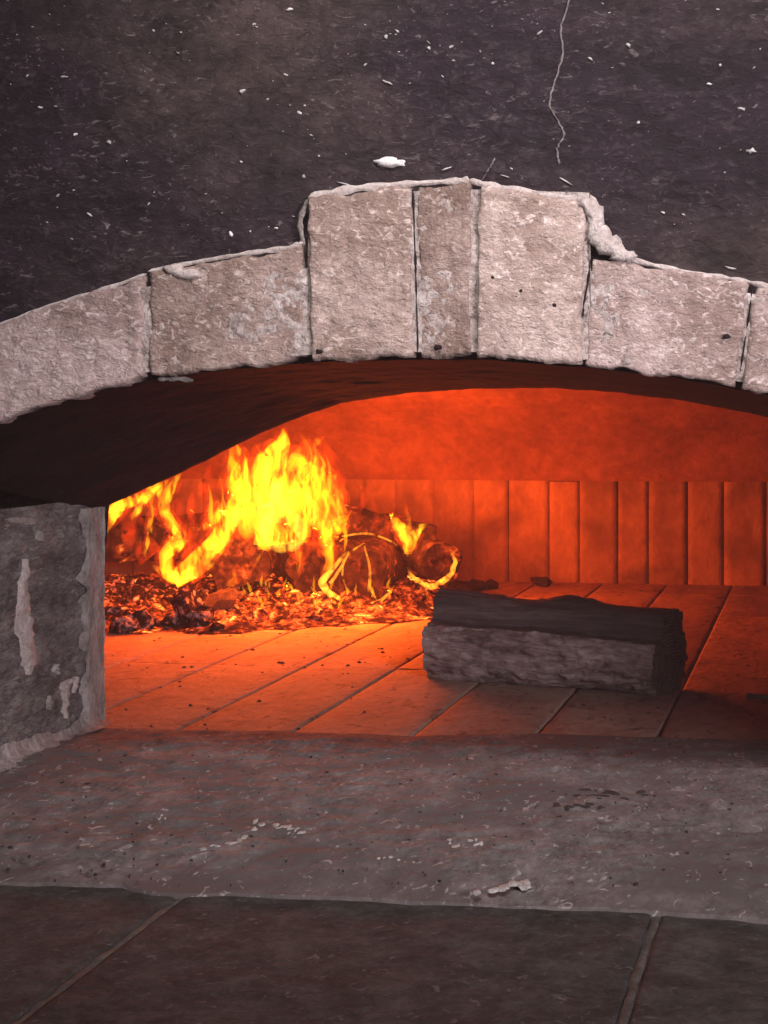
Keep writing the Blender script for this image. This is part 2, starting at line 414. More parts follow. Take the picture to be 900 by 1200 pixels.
for k, (x, y, a, b) in enumerate([(267, 273, 12, 16), (124, 165, 11, 10), (354, 122, 7, 6), (450, 41, 10, 12), (335, 8, 18, 9), (500, 54, 9, 12), (575, 72, 9, 9), (452, 95, 26, 7), (320, 266, 11, 6), (352, 205, 8, 12), (855, 313, 32, 8), (800, 250, 11, 7), (775, 247, 12, 6), (206, 314, 26, 9), (100, 250, 14, 7), (70, 88, 18, 6), (42, 124, 14, 7), (735, 50, 16, 12), (868, 125, 22, 9), (880, 175, 26, 16), (830, 96, 14, 8), (690, 66, 14, 7), (630, 35, 18, 6), (280, 105, 20, 12), (84, 156, 12, 8), (205, 60, 9, 5), (590, 205, 26, 5), (660, 210, 40, 5), (520, 196, 30, 4), (400, 214, 42, 5)]):
    blob(x, y, a * .5, b * .42, 'plaster_chip', M['chip'] if k % 4 else M['white'], facade, 10, .004, k * 1.37, rot=random.uniform(-.6, .6))
parts = []
for k in range(900):
    x = random.uniform(-60, 960); y = random.uniform(-30, 330)
    lim = 300 if x < 355 else (200 if x < 700 else 290)
    if y > lim - (x < 180) * 0: continue
    if noise.noise(Vector((x * .012, y * .012, 0))) + random.uniform(-.5, .5) < .32: continue
    s = random.choice((1.2, 1.5, 1.5, 2, 2.5, 3, 4.5))
    parts.append(blob(x, y, s * random.uniform(.7, 2.0), s * random.uniform(.4, .9), None, None, None, 6, .002, k * .71, rot=random.uniform(-.8, .8)))
V, Fc = merge(parts); o = mesh_obj('plaster_specks', V, Fc, M['chip'], facade, smooth=False); o['kind'] = 'stuff'

# ------------------------------------------------------------------ the arch of pale bricks
arch = empty('oven_arch', (0, YF, ZS)); tag(arch, 'low arch of pale stepped bricks framing the oven mouth', 'arch')
def arch_brick(poly, depth=.20, proud=0.0, seed=0, nu=48, nv=40, tilt=0.0):
    """poly: TL, TR, BR, BL in picture pixels on the face plane"""
    q = [onY(x, y, YF) for x, y in poly]; TL, TR, BR, BL = [(p.x, p.z) for p in q]
    W_ = (abs(TR[0] - TL[0]) + abs(BR[0] - BL[0])) / 2; H_ = (abs(TL[1] - BL[1]) + abs(TR[1] - BR[1])) / 2
    def fn(u, v):
        x = lerp(lerp(BL[0], BR[0], u), lerp(TL[0], TR[0], u), v); z = lerp(lerp(BL[1], BR[1], u), lerp(TL[1], TR[1], u), v)
        e = min(u * W_, (1 - u) * W_); e2 = min(v * H_, (1 - v) * H_)
        wob = .0045 * fr((x, seed, z), 22, 3)
        if min(u, 1 - u) < .12: x += wob * (1 - min(u, 1 - u) / .12)
        if min(v, 1 - v) < .12: z += .006 * fr((x, seed + 5, 1), 26, 4) * (1 - min(v, 1 - v) / .12)
        r = .004; d = 0
        for ee in (e, e2):
            if ee < r: d += r - math.sqrt(max(0, r * r - (r - ee) ** 2))
        y = YF - proud + tilt * (u - .5) + d + .0035 * fr((x, 1, z), 9, 3, seed) + .003 * fr((x, 0, z), 45, 4, seed) + .001 * fr((x, 0, z), 130, 2, seed)
        return Vector((x, y, z))
    V, Fc = grid(fn, nu, nv); k = nu + 1
    Fc = [f for f in Fc]
    ring = [i for i in range(k)] + [j * k + nu for j in range(1, nv + 1)] + [nv * k + i for i in range(nu - 1, -1, -1)] + [j * k for j in range(nv - 1, 0, -1)]
    for dep in (.03, depth):
        b0 = len(V)
        cx = sum(p[0] for p in (TL, TR, BR, BL)) / 4; cz = sum(p[1] for p in (TL, TR, BR, BL)) / 4; sh = 1 if dep == .03 else .86
        for i in ring: V.append(Vector((cx + (V[i].x - cx) * sh, YF + dep, cz + (V[i].z - cz) * sh)))
        m = len(ring)
        prev = ring if dep == .03 else last
        for i in range(m): Fc.append((prev[(i + 1) % m], prev[i], b0 + i, b0 + (i + 1) % m))
        last = [b0 + i for i in range(m)]
    return mesh_obj('brick', V, Fc, M['arch'], arch)
BR_ = [[(-165, 450), (-40, 396), (-36, 506), (-158, 552)],
       [(-34, 392), (167, 323), (170, 441), (-30, 503)],
       [(176, 319), (354, 289), (358, 421), (177, 441)],
       [(363, 231), (480, 219), (485, 419), (366, 422)],
       [(489, 219), (551, 213), (551, 418), (492, 418)],
       [(563, 218), (686, 236), (680, 427), (560, 418)],
       [(696, 301), (877, 331), (860, 452), (686, 427)],
       [(886, 334), (1050, 384), (1030, 497), (868, 453)],
       [(1056, 386), (1200, 452), (1165, 544), (1036, 499)]]
TINT = [(.9, .82, .82), (.98, .93, .94), (.84, .78, .74), (.93, .88, .84), (.72, .66, .62), (1.10, 1.07, 1.04), (1.04, .99, .99), (1.02, .98, .98), (.9, .9, .9)]
for k, q in enumerate(BR_):
    ob = arch_brick(q, proud=(.003, .005, .003, .008, .003, .009, .004, .005, .003)[k], seed=k * 2.3, tilt=(-.004, .003, .002, .004, -.006, .003, -.003, .002, 0)[k]); ob.color = (*TINT[k], 1)
# recessed mortar behind the bricks
XA, XB = onY(362, 300, YF).x, onY(692, 300, YF).x; ZA = onY(500, 222, YF).z
def bed_fn(u, v):
    x = lerp(onY(-150, 480, YF).x, onY(1180, 480, YF).x, u); z0 = interp(FRONT, x) + .007; z1 = interp(FRONT, x) + .139
    if XA < x < XB: z1 = ZA - .02 * abs(x - (XA + XB) / 2) / (XB - XA)
    z = lerp(z0, z1, v); return Vector((x, YF - .0005 + .003 * fr((x, 0, z), 30, 3) + .0025 * fr((x, 3, z), 90, 2), z))
V, Fc = grid(bed_fn, 640, 60); mesh_obj('mortar_bed', V, Fc, M['bedmortar'], arch)
def bead(pts, wpx, name='mortar_bead', mat='mortar', th=.0022, seed=0, parent=arch, back=.004):
    """rough rounded strip of mortar along picture points on the arch face"""
    P = catmull([list(p) for p in pts], 8); V = []; Fc = []; n = 7
    for i, (x, y) in enumerate(P):
        a = P[max(i - 1, 0)]; b = P[min(i + 1, len(P) - 1)]; dx, dy = b[0] - a[0], b[1] - a[1]; L = math.hypot(dx, dy) or 1
        nx, ny = -dy / L, dx / L; ww = 1.0 * wpx * (.5 + 1.1 * abs(noise.noise(Vector((i * .21, seed, 1)))) + .18 * noise.noise(Vector((i * 1.1, seed, 2))))
        if i in (0, len(P) - 1): ww *= .3
        for k in range(n):
            s = k / (n - 1) * 2 - 1
            p = onY(x + nx * ww * .5 * s, y + ny * ww * .5 * s, YF)
            p.y = YF + back - th * (1 - s * s) * (1 + .5 * noise.noise(Vector((i * .3, k * .5, seed)))) - .004 + .002 * fr(p, 40, 3)
            V.append(p)
    for i in range(len(P) - 1):
        for k in range(n - 1):
            a = i * n + k; Fc.append((a, a + 1, a + n + 1, a + n))
    return mesh_obj(name, V, Fc, M[mat], parent)
bead([(-40, 396), (60, 358), (120, 340), (172, 321)], 7, seed=1)
bead([(174, 318), (230, 307), (290, 297), (340, 290), (356, 284)], 9, seed=2)
bead([(356, 288), (352, 262), (358, 240), (370, 230)], 9, seed=3, mat='joint')
bead([(362, 231), (410, 222), (470, 216), (520, 213), (550, 211)], 10, seed=4)
bead([(550, 211), (580, 219), (640, 228), (684, 235)], 11, seed=5)
bead([(684, 234), (694, 252), (702, 272), (716, 290), (742, 304)], 22, seed=6, th=.012)
bead([(735, 303), (790, 316), (840, 324), (880, 331), (930, 345)], 7, seed=7)
bead([(484, 222), (486, 280), (488, 340), (490, 414)], 3, seed=11, mat='vault', back=.0035)
bead([(692, 304), (689, 330), (685, 352), (683, 372)], 3.5, seed=12, mat='vault', back=.0035)
bead([(882, 336), (876, 380), (866, 445)], 3, seed=14, mat='vault', back=.0035)
bead([(180, 444), (200, 443), (222, 446)], 7, seed=15, back=.02, mat='jamb_mortar')
for k, (x, y, a, b) in enumerate([(222, 322, 40, 12), (205, 316, 26, 14), (698, 262, 24, 52), (715, 288, 34, 26), (690, 244, 16, 18), (730, 300, 30, 14), (705, 278, 26, 30)]):
    blob(x, y, a, b, 'mortar_smear', M['mortar'], arch, 16, .009, k * 3.3 + 1, base=YF - .002)
for k, (x, y, s) in enumerate([(579, 326, 7), (612, 342, 7), (852, 395, 10), (651, 358, 6), (376, 412, 12), (514, 407, 9)]):
    blob(x, y, s, s * .7, 'soot_spot', M['vault'], arch, 9, .004, k * 2.9 + 40, base=YF - .0075)

# ------------------------------------------------------------------ passage: vault and jambs
def vault_fn(u, v):
    x = lerp(XJ - .01, XR + .01, u); t = v
    y = lerp(YF + .012, YI, t); z = vault_z(x, t) - .005 * (1 - t)
    z += .003 * fr((x, y, 0), 9, 4) * math.sin(t * math.pi) ** .5 + .0015 * fr((x, y, 7), 30, 3)
    return Vector((x, y, z + .001))
V, Fc = grid(vault_fn, 220, 60)
n0 = len(V); k = 221
for i in range(k): V.append(Vector((V[60 * k + i].x, YI + .012, V[60 * k + i].z + .014)))
for i in range(k): V.append(Vector((V[60 * k + i].x, YI + .02, 1.25)))
for i in range(k - 1):
    Fc.append((60 * k + i, 60 * k + i + 1, n0 + i + 1, n0 + i)); Fc.append((n0 + i, n0 + i + 1, n0 + k + i + 1, n0 + k + i))
vault = mesh_obj('entry_vault', V, Fc, M['vault'])
tag(vault, 'soot black underside of the oven mouth behind the brick arch', 'vault')

def jamb(X, sgn, label):
    """sgn=+1: faces +x"""
    root = empty('jamb_wall', (X, (YF + YI) / 2, 0)); tag(root, label, 'wall')
    def disp(y, z): return .006 * fr((X, y, z * 2.2), 6, 4) + .004 * fr((X, y, z * 1.5), 30, 4)
    def fn(u, v):
        y = lerp(YF + .01, YI, u); z = lerp(-.02, ZS + .03, v)
        return Vector((X + sgn * (disp(y, z) - .004), y, z))
    V, Fc = grid(fn, 110, 70)
    # end return towards the chamber and front return
    n0 = len(V)
    for j in range(71):
        z = lerp(-.02, ZS + .03, j / 70)
        V.append(Vector((X - sgn * 1.5, YI + .004, z)))
    for j in range(70): Fc.append((j * 111 + 110, (j + 1) * 111 + 110, n0 + j + 1, n0 + j))
    mesh_obj('stone_face', V, Fc, M['jamb'], root)
    def strip(u, v):
        y = lerp(onX(97, 750, XJ).y, YI + .004, u) + (.03 * fr((X, 0, v * 3), 5, 5) if u == 0 else 0); z = lerp(-.01, ZS + .012, v)
        h = .0075 if u > 0 else -.004
        return Vector((X + sgn * (h + .003 * fr((X, y, z), 26, 4)), y + (.004 * fr((1, 0, z), 30, 3) if u == 1 else 0), z))
    V, Fc = grid(strip, 12, 60)
    n0 = len(V)
    for j in range(61): V.append(Vector((X - sgn * .03, YI + .012, V[j * 13 + 12].z)))
    for j in range(60): Fc.append((j * 13 + 12, (j + 1) * 13 + 12, n0 + j + 1, n0 + j))
    mesh_obj('mortar_strip', V, Fc, M['jamb_mortar'], root)
    def base(u, v):
        y = lerp(YF - .02, YI, v); a = u * math.pi / 2
        r = .026 * (1 + .7 * fr((X, y, 0), 9, 3))
        return Vector((X + sgn * (r * (1 - math.sin(a)) + .002), y, .008 + r * (1 - math.cos(a)) + .002 * fr((X, y, u), 40, 2)))
    V, Fc = grid(base, 6, 90); mesh_obj('mortar_fillet', V, Fc, M['jamb_mortar'], root)
    return root, disp
jl, jdisp = jamb(XJ, 1, 'smoke stained stone side wall at the left of the oven mouth')
jr, _ = jamb(XR, -1, 'side wall at the far right of the oven mouth, mostly out of view')
def drip(pts, name='mortar_drip', mat='mortar', th=.012, seed=0):
    """vertical run of mortar on the left jamb; pts are (px, py, width)"""
    P = catmull([list(p) for p in pts], 6); V = []; Fc = []; n = 8
    for i, (x, y, w_) in enumerate(P):
        w_ = max(w_, .6) * (1 + .35 * noise.noise(Vector((i * .6, seed, 0))))
        for k in range(n):
            s = k / (n - 1) * 2 - 1
            p = onX(x + s * w_ * .5, y, XJ); h = th * (1 - s * s) ** .6 * (.8 + .5 * noise.noise(Vector((i * .5, k * .6, seed))))
            V.append(Vector((XJ + jdisp(p.y, p.z) - .007 + h, p.y, p.z)))
    for i in range(len(P) - 1):
        for k in range(n - 1):
            a = i * n + k; Fc.append((a, a + n, a + n + 1, a + 1))
    return mesh_obj(name, V, Fc, M[mat], jl)
o = drip([(30, 655, 4), (29, 680, 10), (30, 705, 18), (31, 730, 22), (33, 755, 24), (34, 775, 18), (33, 791, 5)], seed=1); o['label'] = 'long pale mortar run on the smoky jamb'
drip([(90, 794, 3), (82, 799, 16), (78, 806, 14), (80, 822, 9), (79, 842, 4)], seed=2)
drip([(92, 793, 6), (91, 805, 6), (90, 812, 2)], seed=3)
drip([(58, 815, 3), (58, 825, 7), (57, 832, 3)], seed=4, mat='jamb_mortar')
drip([(66, 778, 3), (67, 785, 12), (69, 791, 5)], seed=5, mat='jamb_mortar')
drip([(2, 607, 3), (20, 606, 30), (30, 612, 40), (36, 616, 4)], seed=6, mat='jamb_mortar', th=.009)
drip([(45, 622, 4), (46, 629, 12), (45, 634, 3)], seed=7, mat='jamb_mortar')

# ------------------------------------------------------------------ oven chamber
ZW = .655 - .653 * (78 / 200.0) + .0   # top of the upright bricks
CX0, CX1, RC = -3.05, 1.5, .9
path = []
n = 14
path += [(CX1, lerp(YI + .02, YB - RC, k / 8)) for k in range(8)]
path += [(CX1 - RC + RC * math.cos(a), YB - RC + RC * math.sin(a)) for a in [math.pi / 2 * k / n for k in range(n + 1)]]
path += [(CX0 + RC - RC * math.sin(a), YB - RC + RC * math.cos(a)) for a in [math.pi / 2 * k / n for k in range(n + 1)]]
path += [(CX0, lerp(YB - RC, YI + .02, k / 8)) for k in range(1, 9)]
cum = [0]
for a, b in zip(path, path[1:]): cum.append(cum[-1] + math.hypot(b[0] - a[0], b[1] - a[1]))
def along(s):
    s = min(max(s, 0), cum[-1] - 1e-6)
    for i in range(len(path) - 1):
        if cum[i] <= s <= cum[i + 1]:
            t = (s - cum[i]) / max(cum[i + 1] - cum[i], 1e-9)
            a, b = path[i], path[i + 1]; L = math.hypot(b[0] - a[0], b[1] - a[1])
            return Vector((lerp(a[0], b[0], t), lerp(a[1], b[1], t), 0)), Vector(((b[0] - a[0]) / L, (b[1] - a[1]) / L, 0))
def backing(u, v):
    p, d = along(u * cum[-1]); nrm = Vector((-d.y, d.x, 0)); p = p - nrm * .012; return Vector((p.x, p.y, lerp(-.02, ZW + .02, v)))
V, Fc = grid(backing, 120, 1)
chamber = mesh_obj('chamber_wall', V, Fc, M['brickjoint'])
tag(chamber, 'upright firebrick back wall inside the oven glowing orange from the fire', 'wall')
s = .03; kk = 0
while s < cum[-1] - .05:
    wd = random.choice((.115, .125, .135, .15, .16, .105)); g = random.choice((.0015, .0015, .002, .003, .006))
    m = s + wd / 2; p, d = along(m); nrm = Vector((-d.y, d.x, 0))
    off = random.uniform(-.002, .002); hz = ZW + random.uniform(-.016, .006)
    def fn(u, v):
        e = min(u, 1 - u) * (wd - g); h = .0008 if e < 1e-6 else 0
        q = p + d * ((u - .5) * (wd - g)) + nrm * (off - h + .0015 * fr((kk, u * .3, v * .6), 6, 3))
        return Vector((q.x, q.y, lerp(-.01, hz, v)))
    V, Fc = grid(fn, 6, 8); n0 = len(V)
    for v in range(9):
        for uu in (0, 6):
            q = V[v * 7 + uu] - nrm * .03; V.append(q)
    for v in range(8):
        Fc.append((v * 7, (v + 1) * 7, n0 + (v + 1) * 2, n0 + v * 2)); Fc.append((v * 7 + 6, n0 + v * 2 + 1, n0 + (v + 1) * 2 + 1, (v + 1) * 7 + 6))
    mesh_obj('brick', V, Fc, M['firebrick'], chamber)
    s += wd; kk += 1
def dome_fn(u, v):
    p, d = along(u * cum[-1]); nrm = Vector((-d.y, d.x, 0)); c = Vector((-.8, 4.2, 0))
    a = v * math.pi / 2; k = 1 - math.cos(a)
    x = lerp(p.x + nrm.x * .012, lerp(p.x, c.x, 1), k); y = lerp(p.y + nrm.y * .012, c.y, k)
    z = ZW - .012 + .55 * math.sin(a)
    q = Vector((x, y, z)); f = .010 * fr(q, 5, 4) * min(1, v * 12)
    return q + Vector((0, 0, f))
V, Fc = grid(dome_fn, 160, 48); n0 = len(V)
c4 = [dome_fn(u / 160, 1) for u in (0, 160)]
f0 = [V[j * 161] for j in range(49)]
for j in range(49): V.append(Vector((V[j * 161].x, YI + .03, V[j * 161].z)))
dome = mesh_obj('oven_dome', V[:n0], Fc, M['dome'])
tag(dome, 'dark red sooty dome ceiling above the upright firebricks', 'dome')
# inner face of the oven front, closing the chamber towards the mouth
def front_fn(u, v):
    x = lerp(CX0 - .05, CX1 + .05, u); z0 = max(interp(INNER, x), ZS) + .012 if XJ < x < XR else -.02
    return Vector((x, YI + .03, lerp(z0, 1.2, v)))
V, Fc = grid(front_fn, 120, 10)
o = mesh_obj('inner_front_wall', V, Fc, M['vault']); tag(o, 'inner face of the oven front above the mouth, hidden behind the vault', 'wall')
# roof that closes the space between dome and front
def cap_fn(u, v):
    return Vector((lerp(CX0 - .1, CX1 + .1, u), lerp(YI - .5, YB + .1, v), 1.25))
V, Fc = grid(cap_fn, 2, 2); mesh_obj('dome_cover', V, Fc, M['vault'], dome)
V, Fc = merge([grid(lambda u, v: Vector((CX0 - .06, lerp(YI - .1, YB + .1, u), lerp(-.05, 1.25, v))), 1, 1), grid(lambda u, v: Vector((CX1 + .06, lerp(YI - .1, YB + .1, u), lerp(-.05, 1.25, v))), 1, 1), grid(lambda u, v: Vector((lerp(CX0 - .1, CX1 + .1, u), YB + .08, lerp(-.05, 1.25, v))), 1, 1)])
mesh_obj('outer_shell', V, Fc, M['vault'], chamber)

# ------------------------------------------------------------------ split log in front
lb = onZ(497, 797); rb = onZ(766, 818)
ax = (rb - lb); LL = ax.length; ax.normalize(); bk = Vector((-ax.y, ax.x, 0))
log = empty('split_log', (lb + rb) / 2 + bk * .1); tag(log, 'grey barked split log lying alone on the hearth before the fire', 'log')
prof = [(.03, .002), (-.004, .03), (-.010, .07), (-.006, .108), (.010, .128),      # bark front 0..4
        (.046, .137), (.060, .182), (.105, .197),                                    # split face 4..7
        (.138, .190), (.156, .155), (.166, .10), (.160, .04), (.13, .003), (.08, .001), (.03, .002)]
PR = catmull([list(p) for p in prof], 8)
def log_pt(pi, u):
    d, z = PR[pi]
    ext = lerp(0, .020, min(max((d - .05) / .03, 0), 1)) if u > .5 else lerp(0, -.012, min(max(d / .1, 0), 1))
    zz = z * (1 - .10 * (u - .5)) + (.016 * math.exp(-((u - .58) / .09) ** 2) if z > .15 and d > .08 else 0)
    q = lb + ax * (LL * u + ext * abs(u - .5) * 2) + bk * d + Vector((0, 0, zz))
    loc = Vector((u * LL * 2.2, d * 7, z * 7)); bark = pi <= 33 or pi > 68
    amp = .014 if bark else .009
    k = amp * fr(loc, 1.6, 4) + (.009 if bark else .004) * fr(Vector((u * 16, d * 75, z * 75)), 1.0, 5)
    outd = (bk * (d - .08) + Vector((0, 0, z - .09))); outd.normalize()
    q += outd * k
    if z < .01: q.z = max(.001, q.z * .3 + .001)
    endn = .007 * fr(Vector((0, d * 30, z * 30)), 1, 3)
    if u in (0, 1): q += ax * endn
    q.z = max(q.z, .0015)
    return q
NU = 150
ANG = math.atan2(ax.y, ax.x); log.rotation_euler = (0, 0, ANG)
def log_mesh(name, V, Fc, mat):
    c, s_ = math.cos(-ANG), math.sin(-ANG); out = []
    for v in V:
        d = v - log.location; out.append(Vector((d.x * c - d.y * s_, d.x * s_ + d.y * c, d.z)))
    me = bpy.data.meshes.new(name); me.from_pydata([tuple(v) for v in out], [], Fc); me.update(); me.shade_smooth(); me.materials.append(mat)
    o = bpy.data.objects.new(name, me); COL.objects.link(o); o.parent = log; return o
def strip_mesh(i0, i1, name, mat):
    V = []; Fc = []; m = i1 - i0 + 1
    for j in range(NU + 1):
        for i in range(i0, i1 + 1): V.append(log_pt(i, j / NU))
    for j in range(NU):
        for i in range(m - 1):
            a = j * m + i; Fc.append((a, a + 1, a + m + 1, a + m))
    # local frame along the log so the grain follows it
    return log_mesh(name, V, Fc, mat)
strip_mesh(0, 32, 'bark', M['bark']); strip_mesh(32, 68, 'split_face', M['split']); strip_mesh(68, len(PR) - 1, 'bark', M['bark'])
for u in (0, 1):
    ring = [log_pt(i, u) for i in range(len(PR) - 1)]; c = sum(ring, Vector()) / len(ring); V = []; Fc = []; m = len(ring)
    for r in (1, .75, .5, .25):
        for q in ring: V.append(c.lerp(q, r) + ax * ((.005 if u else -.005) * (1 - r) + .005 * fr(c.lerp(q, r), 40, 3) * (1 - r)))
    V.append(c)
    for j in range(3):
        for i in range(m): Fc.append((j * m + i, j * m + (i + 1) % m, (j + 1) * m + (i + 1) % m, (j + 1) * m + i))
    for i in range(m): Fc.append((3 * m + i, 3 * m + (i + 1) % m, 4 * m))
    log_mesh('end_grain', V, Fc, M['endgrain'])

# ------------------------------------------------------------------ burning logs in the fire
def burning_log(c, axis, L, r, label, seed, squash=(1, 1)):
    axis = Vector(axis).normalized(); up = Vector((0, 0, 1)); sd = axis.cross(up).normalized(); u2 = sd.cross(axis)
    root = empty('burning_log', (c.x, c.y, 0)); tag(root, label, 'log', 'burning logs in the fire')
    def pt(a, t, rr=1.0):
        an = a * 2 * math.pi; k = r * rr * (1 + .22 * noise.noise(Vector((math.cos(an) * 1.4 + seed, math.sin(an) * 1.4, t * 1.2))) + .10 * fr((math.cos(an) * 2, math.sin(an) * 2, t * 5 + seed), 2, 3))
        return c + axis * (L * (t - .5)) + sd * math.cos(an) * k * squash[0] + u2 * math.sin(an) * k * squash[1]
    V, Fc = grid(lambda u, v: pt(u, v), 28, 24, True); mesh_obj('bark', V, Fc, M['burnlog'], root)
    for t, sg in ((0, -1), (1, 1)):
        V = []; Fc = []
        for rr in (1, .8, .55, .3, .05):
            for i in range(28):
                q = pt(i / 28, t, rr); V.append(q + axis * sg * (.012 * (1 - rr) * (0.4 + fr(q, 30, 3))))
        for j in range(4):
            for i in range(28): Fc.append((j * 28 + i, j * 28 + (i + 1) % 28, (j + 1) * 28 + (i + 1) % 28, (j + 1) * 28 + i))
        Fc.append(tuple(4 * 28 + i for i in range(28)))
        mesh_obj('charred_end', V, Fc, M['burnlog'], root)
    return root
def cr(cx, cy): return 100 + cx / 1.957, 470 + cy / 1.957
fw = ray(330, 650); fw.z = 0; fw.normalize(); sd_ = Vector((fw.y, -fw.x, 0))
def LG(cx, cy, zc): return atD(*cr(cx, cy), zc)
burning_log(LG(655, 395, 5.15) + fw * .22, fw * 1 + sd_ * .25, .46, .098, 'thick charred log with flame outlined triangular end, right of the main fire', 1.0, (1.05, 1))
burning_log(LG(792, 372, 5.25) + fw * .2, fw * 1 - sd_ * .2, .40, .072, 'small round log end ringed by flame, rightmost in the fire', 5.0)
burning_log(LG(365, 372, 5.0) + fw * .2, fw * 1 + sd_ * .1, .42, .092, 'dark red charred log under the tallest flames', 9.0, (1.15, .85))
burning_log(LG(505, 385, 5.2) + fw * .25, fw * 1 - sd_ * .15, .46, .095, 'orange glowing log between the two charred log ends', 13.0)
burning_log(LG(120, 320, 5.3) + fw * .1, sd_ * 1 + fw * .25, .55, .075, 'dark log at the left back of the fire beside the jamb', 17.0)
burning_log(LG(640, 290, 5.45), sd_ * 1 + Vector((0, 0, -.25)), .5, .06, 'log lying across the back of the fire behind the flames', 21.0)

# ------------------------------------------------------------------ charcoal and embers
def chunk_mesh(name, seed, sq=(1, .8, .65)):
    import bmesh
    bm = bmesh.new(); bmesh.ops.create_icosphere(bm, subdivisions=2, radius=1)
    for v in bm.verts:
        d = v.co.normalized(); k = 1 + .55 * noise.noise(d * 1.3 + Vector((seed, 0, 0))) + .25 * noise.noise(d * 3 + Vector((0, seed, 0)))
        v.co = Vector((d.x * sq[0], d.y * sq[1], d.z * sq[2])) * k
    me = bpy.data.meshes.new(name); bm.to_mesh(me); bm.free(); return me
shapes = {}
for key in ('ember', 'coal', 'cold'):
    shapes[key] = []
    for k in range(6):
        me = chunk_mesh('coal_chunk', k * 5.1 + len(key), (1, random.uniform(.55, .9), random.uniform(.45, .75)))
        me.materials.append(M[key]); shapes[key].append(me)
def chunk(p, r, key, label, group, name='coal_chunk'):
    o = bpy.data.objects.new(name, random.choice(shapes[key])); COL.objects.link(o)
    o.location = p; o.scale = (r, r, r); o.rotation_euler = (random.uniform(-.6, .6), random.uniform(-.6, .6), random.uniform(0, 6.3))
    tag(o, label, 'charcoal', group); return o
def heap(px, py): # a point on the heap surface, higher towards the back
    return onZ(px, py)
for k in range(64):
    px = random.uniform(122, 285); base = random.uniform(700, 742)
    p = onZ(px, base); r = random.uniform(.018, .05)
    p.z = max(r * .5, (745 - base) / 45 * .05 + random.uniform(-.01, .02))
    chunk(p, r, 'coal', 'ashy grey charcoal lump heaped beside the left jamb', 'ashy charcoal lumps at the left of the fire')
for k in range(90):
    px = random.uniform(265, 500); base = random.uniform(692, 732 if px < 400 else 716)
    p = onZ(px, base); r = random.uniform(.016, .044)
    p.z = r * .5 + max(0, (728 - base) / 36 * .04) * random.uniform(.3, 1)
    chunk(p, r, 'ember', 'orange glowing ember lump spread before the burning logs', 'glowing embers before the burning logs')
o = chunk(atD(*cr(232, 470), 4.62), .062, 'coal', 'large pinkish ash covered lump at the front of the coals', None); o.rotation_euler = (.3, 1.0, .4)
o = chunk(atD(*cr(275, 488), 4.6), .04, 'coal', 'curled ashy lump just right of the large pinkish lump', None)
o = chunk(atD(*cr(310, 460), 4.75), .06, 'cold', 'black charcoal lump between ashy coals and glowing embers', None)
o = chunk(atD(*cr(455, 298), 4.70), .022, 'burnlog' if False else 'coal', 'small dark coal floating against the brightest flame', None); bpy.data.objects.remove(o)
def bed_fn(u, v):
    px = lerp(105, 520, u); py = lerp(744 - 18 * max(0, (u - .4)) / .6 - 6 * abs(noise.noise(Vector((u * 7, 0, 0)))), 672, v)
    p = onZ(px, py); e = min(1, v / .15) * min(1, (1 - v) / .2) * min(1, (1 - u) / .08)
    p.z = .002 + e * (.03 + .03 * fr(p, 14, 3) + .008 * fr(p, 40, 2)); return p
V, Fc = grid(bed_fn, 150, 60); o = mesh_obj('ember_bed', V, Fc, M['ember']); tag(o, 'bed of small glowing embers and ash under the fire', 'embers', kind='stuff')
# cold bits on the floor behind the log
for (px, py, r, lab) in ((635, 687, .024, 'small dark charcoal cube standing behind the split log'), (576, 690, .02, 'dark pointed charcoal bit behind the left end of the split log'), (560, 692, .026, 'flat charcoal bit beside the rightmost burning log'), (540, 696, .03, 'dim reddish coal at the foot of the rightmost burning log')):
    p = onZ(px, py); p.z = r * .7; chunk(p, r * 1.6, 'cold', lab, None, 'charcoal_bit')
p = onZ(890, 822); p.z = .008
V, Fc = grid(lambda u, v: p + Vector((lerp(-.03, .12, v), lerp(.02, -.03, v), 0)) + Vector((0, math.cos(u * 6.283), math.sin(u * 6.283))) * .006 * (1.2 - v * .3 + .3 * noise.noise(Vector((u * 2, v * 4, 0)))), 8, 10, True)
o = mesh_obj('wood_splinter', V, Fc, M['flake']); tag(o, 'pale wood splinter on the hearth at the right edge of the picture', 'splinter')

